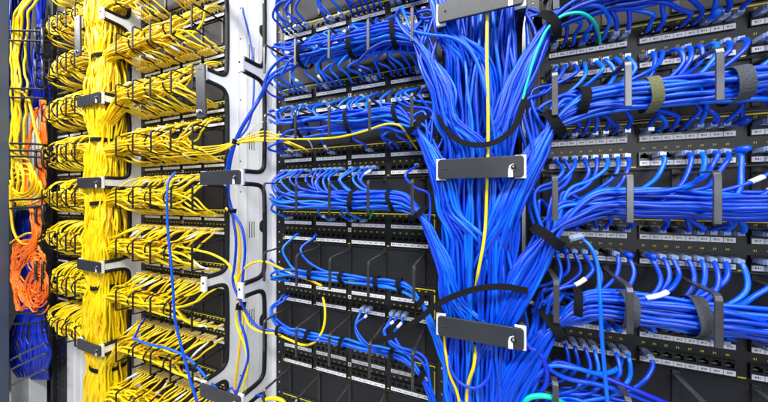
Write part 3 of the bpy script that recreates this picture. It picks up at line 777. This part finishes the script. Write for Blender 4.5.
from collections import defaultdict
FAM = {'blue': 'b', 'skyblue': 'b', 'navy': 'b', 'yellow': 'y', 'orange': 'o', 'teal': 't', 'green': 't', 'whitecable': 't'}
fams = defaultdict(list)
for c in CAB: fams[FAM[c['kind']]].append(c)
rest = {}
for f, lst in fams.items():
    lst.sort(key=lambda c: -c['prio'])
    rest[f] = lst[292:]; fams[f] = lst[:292]
def noi(m): return m
for f, lst in fams.items():
    for c in lst:
        mats = M[c['kind']]; mm = mats[R.randrange(len(mats))]
        org = c['P'][0]
        b_ = MB(); n = 10 if c['r'] > 3.3 else 8
        b_.tube(c['P'], c['r'], n, mm)
        nm = {'b': 'blue_patch_cable', 'y': 'yellow_patch_cable', 'o': 'orange_fibre_cable', 't': 'green_patch_cable'}[f]
        if c['kind'] == 'whitecable': nm = 'thin_lead'
        o = b_.build(nm, None, org)
        tag(o, c['label'], {'b': 'blue cable', 'y': 'yellow cable', 'o': 'orange cable', 't': 'green cable'}[f] if c['kind'] != 'whitecable' else 'lead', c['group'])
        if c['plug']:
            p = bpy.data.objects.new('plug', plug_mesh_y if f == 'y' else plug_mesh); COL.objects.link(p); p.parent = o
            p.location = (0, 0, 0) if True else None
            bv = p.modifiers.new('bevel', 'BEVEL'); bv.width = .0006; bv.segments = 1
            if c['boot']:
                bb = make_boot(mm); bo = bb.build('strain_boot'); bo.parent = o; bo.location = (0, 0, 0)
        if c['sleeve']:
            P = c['P']; d = np.r_[0, np.cumsum(np.linalg.norm(np.diff(P, axis=0), axis=1))]
            sel = P[(d > c['sleeve'][0]+14) & (d < c['sleeve'][1]+14)]
            if len(sel) >= 2:
                s_ = MB(); s_.tube(sel, c['r']+.55, n, M['sleeve']); so = s_.build('white_tag', o, org)
        if 'freeplug' in c:
            p = bpy.data.objects.new('plug', plug_mesh); COL.objects.link(p); p.parent = o; p.location = (-.006, 0, .004); p.rotation_euler = (0.3, 0.5, -1.1); p.scale = (.8, .8, .8)
for f, lst in rest.items():
    if not lst: continue
    b_ = MB()
    for c in lst:
        mats = M[c['kind']]; b_.tube(c['P'], c['r'], 7, mats[R.randrange(len(mats))])
    o = b_.build('cable_mass')
    tag(o, {'b': 'many more blue cables massed deeper in the trunk and bundles', 'y': 'many more yellow cables massed in the far racks and trunk'}.get(f, 'mass of cables'), 'cables', None, 'stuff')
print('CABLES', {k: (len(fams[k]), len(rest[k])) for k in fams})

# ------------------------------------------------------------------ straps
def strap(center, tan, ra, rb, width, m, label, upv=(0, 0, 1), thick=1.6, wob=0.06):
    c = np.array(center, float); t = np.array(tan, float); t /= np.linalg.norm(t)
    u_ = np.array(upv, float); u_ -= t*(u_ @ t); u_ /= np.linalg.norm(u_); v_ = np.cross(t, u_)
    n = 28; V = []; Fc = []
    ph = R.uniform(0, 6)
    for i in range(n):
        a = 2*math.pi*i/n; k = 1+wob*math.sin(2*a+ph)
        for (w_, d_) in ((-width/2, 0), (width/2, 0), (width/2, thick), (-width/2, thick)):
            V.append(c+u_*math.cos(a)*(ra*k+d_)+v_*math.sin(a)*(rb*k+d_)+t*(w_+1.2*math.sin(3*a+ph)))
    for i in range(n):
        j = (i+1) % n
        for q_ in range(4):
            r_ = (q_+1) % 4; Fc.append((4*i+q_, 4*i+r_, 4*j+r_, 4*j+q_))
    b_ = MB(); b_.add(V, Fc, m, False)
    # loose end tab
    a0 = -0.6
    p0 = c+u_*math.cos(a0)*(ra+thick)+v_*math.sin(a0)*(rb+thick)
    o = b_.build('velcro_strap', None, tuple(c)); bevel(o, .4, 1)
    tag(o, label, 'strap', 'velcro straps round the cable bundles')
    return o
def zr(S): return S-116
V_, G_, O_ = M['velcro'], M['velcro_g'], M['velcro_o']
strap((150, -60, zr(285)), (1, 0, -.05), 27, 27, 15, V_, 'black velcro strap on the second right bundle at its left end')
strap((244, -60, zr(285)), (1, 0, .05), 26, 27, 16, O_, 'olive velcro strap round the second right bundle')
strap((343, -60, zr(285)), (1, 0, .1), 26, 27, 18, G_, 'grey velcro strap near the right end of the second right bundle')
strap((104, -67, zr(285)-37), (1, 0, .7), 27, 27, 17, V_, 'black velcro strap where the second right bundle bends into the trunk')
strap((120, -60, zr(463)), (1, 0, .1), 28, 28, 16, V_, 'black velcro strap on the topmost right bundle')
strap((97, -67, zr(463)-36), (1, 0, .65), 27, 28, 16, V_, 'black velcro strap where the topmost right bundle bends down')
strap((96, -71, zr(107)-60), (.8, 0, 1), 29, 30, 17, V_, 'wide black velcro strap on the third right bundle where it bends down')
strap((212, -60, zr(-70)), (1, 0, 0), 29, 29, 20, G_, 'dark velcro strap round the fourth right bundle right of its middle')
strap((300, -60, zr(-70)), (1, 0, .05), 29, 29, 17, G_, 'dark velcro strap beside a finger on the fourth right bundle')
strap((140, -60, zr(-70)), (1, 0, 0), 28, 28, 13, V_, 'black velcro strap on the left part of the fourth right bundle')
strap((106, -67, zr(-70)-39), (1, 0, .65), 28, 29, 18, V_, 'broad black velcro strap where the fourth right bundle meets the trunk')
for k, (x, S, zo, r_) in enumerate([(-438, 463, -100, 31), (-300, 463, -100, 31), (-195, 463, -100, 31), (-450, 285, -104, 27), (-310, 285, -104, 27), (-190, 285, -104, 27), (-300, 107, -112, 23), (-205, 107, -112, 23), (-420, -70, -122, 13), (-330, -70, -122, 13), (-240, -70, -122, 13), (-185, -70, -122, 13), (-520, -247, -104, 13), (-430, -247, -104, 14), (-330, -247, -104, 14), (-200, -247, -104, 14), (-250, 641, -104, 27)]):
    bn = {641: 'topmost', 463: 'first full', 285: 'second full', 107: 'third', -70: 'thin fourth', -247: 'thin lowest'}[S]
    strap((x, -63, S+zo), (1, 0, R.uniform(-.15, .25)), r_, r_, R.uniform(9, 12), V_, 'black strap on the %s middle rack bundle, %s' % (bn, ['left part', 'centre', 'right part', 'right end'][min(3, int((x+560)/120))]))
for nm_, S_, zo_, r_ in (('second full', 285, -104, 26), ('third', 107, -112, 21), ('thin fourth', -70, -122, 13), ('thin lowest', -247, -104, 13)):
    strap((-140, -68, S_+zo_-29), (.75, 0, -.8), r_, r_+1, 12, V_, 'black strap where the %s middle rack bundle turns down to the trunk' % nm_)
strap(U(236, 142, -74), (0.4, 0, 1), 8, 8, 12, V_, 'small black tie joining blue and yellow cables on the white manager')
strap(U(232, 211, -66), (0.2, 0, 1), 8, 12, 12, V_, 'small black tie on blue and yellow cables below the white manager cover')
strap(U(241, 306, -64), (0.2, 0, 1), 8, 14, 14, V_, 'small black tie on cables low on the white manager')
for k, (z, r2) in enumerate([(q, 0) for q in TRUNK_STRAPS]):
    strap((-1354, -52, z), (R.uniform(-.12, .12), 0, 1), 57, 48, 15, V_, 'black strap round the yellow trunk, %s from the top' % ORD[k], upv=(1, 0, 0))
for i, S in enumerate(lS):
    for x in (-1150, -1060, -960):
        strap((x, -62, S-104), (1, 0, R.uniform(-.1, .1)), 27, 28, 7, V_, 'black strap on the %s yellow bundle of the left rack, %s' % (ORD[i], {-1150: 'left', -1060: 'centre', -960: 'right'}[x]))
for i, S in enumerate(fS):
    for j, x in enumerate((-1735, -1665, -1590, -1510)):
        strap((x, -64, S-104), (1, 0, R.uniform(-.1, .1)), 33, 33, 8, V_, 'black ring on the %s far left bundle, %s ring from the left' % (ORD[i], ORD[j]))

# flat loose velcro bands across the trunk
def band(pts, width, m, label, tw=(0, 0, 1)):
    P = spline([U(*p) for p in pts], 6)
    T = np.gradient(P, axis=0); T /= np.linalg.norm(T, axis=1)[:, None]
    Yv = np.array([0, 1.0, 0]); V = []; Fc = []
    for p, t in zip(P, T):
        s_ = np.cross(t, Yv); s_ /= np.linalg.norm(s_); nrm = np.cross(s_, t)
        s2 = s_*.93+nrm*.3
        for a, d_ in ((-width/2, 0), (width/2, 0), (width/2, 1.8), (-width/2, 1.8)): V.append(p+s2*a+nrm*d_)
    n = len(P)
    for i in range(n-1):
        for q_ in range(4):
            r_ = (q_+1) % 4; Fc.append((4*i+q_, 4*i+r_, 4*i+4+r_, 4*i+4+q_))
    Fc += [(3, 2, 1, 0), tuple(4*(n-1)+q_ for q_ in range(4))]
    b_ = MB(); b_.add(V, Fc, m, False); o = b_.build('velcro_band', None, tuple(P[0])); bevel(o, .4, 1)
    tag(o, label, 'strap'); return o
band([(436,104,-60),(440,116,-92),(448,132,-100),(462,142,-103),(478,145,-104),(495,142,-104),(510,132,-104),(519,118,-101),(524,100,-92),(524,88,-70)], 11, V_, 'long black velcro band sagging across the upper central trunk')
band([(372,342,-90),(385,339,-100),(402,331,-108),(420,318,-112),(440,303,-112),(460,294,-108),(482,288,-106),(505,287,-106),(528,291,-98)], 11, V_, 'long black velcro band slanting from the middle rack across the trunk')

# black wire rings of the far left manager, dark front post and pale board
t = empty('vertical_cable_manager', (-2092, 0, -1150)); tag(t, 'black vertical manager with long wire rings at the far left', 'cable manager')
q = MB(); q.box(-3200, -1930, 60, 64, -1150, 1050, M['dark']); q.build('back_panel', t)
q = MB(); q.box(-1946, -1928, -10, 60, -1150, 1050, M['rail']); bevel(q.build('side_post', t), 1)
for v in (31, 41, 89, 98, 144, 151, 157, 199, 207, 313, 323):
    sl_ = 1.5 if v < 198 else -3
    P = spline([U(49, v+sl_, -45), U(44, v+sl_*.6, -92), U(36, v, -104), U(20, v-sl_*.2, -107), U(12, v-sl_*.4, -106), U(10.5, v-sl_*.6, -70)], 8)
    q = MB(); q.tube(P, 4.6, 8, M['trim']); q.build('wire_ring', t)
for v in (352, 362, 378):
    P = spline([U(48, v-6, -30), U(44, v-8, -90), U(26, v, -104), U(14, v+6, -106), U(11, v+8, -90)], 8)
    q = MB(); q.tube(P, 4, 8, M['finger']); q.build('wire_ring', t)
for v in (28, 36, 60, 68, 262, 150, 206):
    for u in (36, 43):
        P = spline([U(u+8, v+1, -20), U(u+1, v, -88), U(u, v+1, -100), U(u, v+15, -100), U(u+2, v+18, -88), U(u+8, v+17, -20)], 8)
        q = MB(); q.tube(P, 4.5, 8, M['finger_d']); q.build('steel_finger', t)
a = U(9.4, 0, -92); b2 = U(-16, 0, -92)
q = MB(); q.box(b2[0], a[0], -125, -92, -1190, 1100, M['post'])
tag(bevel(q.build('cabinet_post'), 2), 'slate blue upright cabinet post along the left edge', 'post')
xa = U(11, 0, -30)[0]; xb = U(44, 0, -30)[0]
q = MB(); q.box(xa, xb, -30, -25, -60, 420, M['white'])
for k in range(9): q.box(xa+8+k*(xb-xa-16)/9, xa+14+k*(xb-xa-16)/9, -34, -30.1, -50, 410, M['bare'])
tag(q.build('ribbed_board'), 'pale ribbed board behind the hanging yellow cables at far left', 'board')
q = MB(); xa = U(11, 0, -20)[0]; xb = U(29, 0, -20)[0]; q.box(xa, xb, -20, 40, -1100, -830, M['white']); tag(bevel(q.build('pale_floor_block'), 3), 'white block standing in for the pale floor under the dark blue cables at far left', 'box')  # raised block stands in for the white floor area here

for o in COL.objects:
    if '_o' in o: del o['_o']
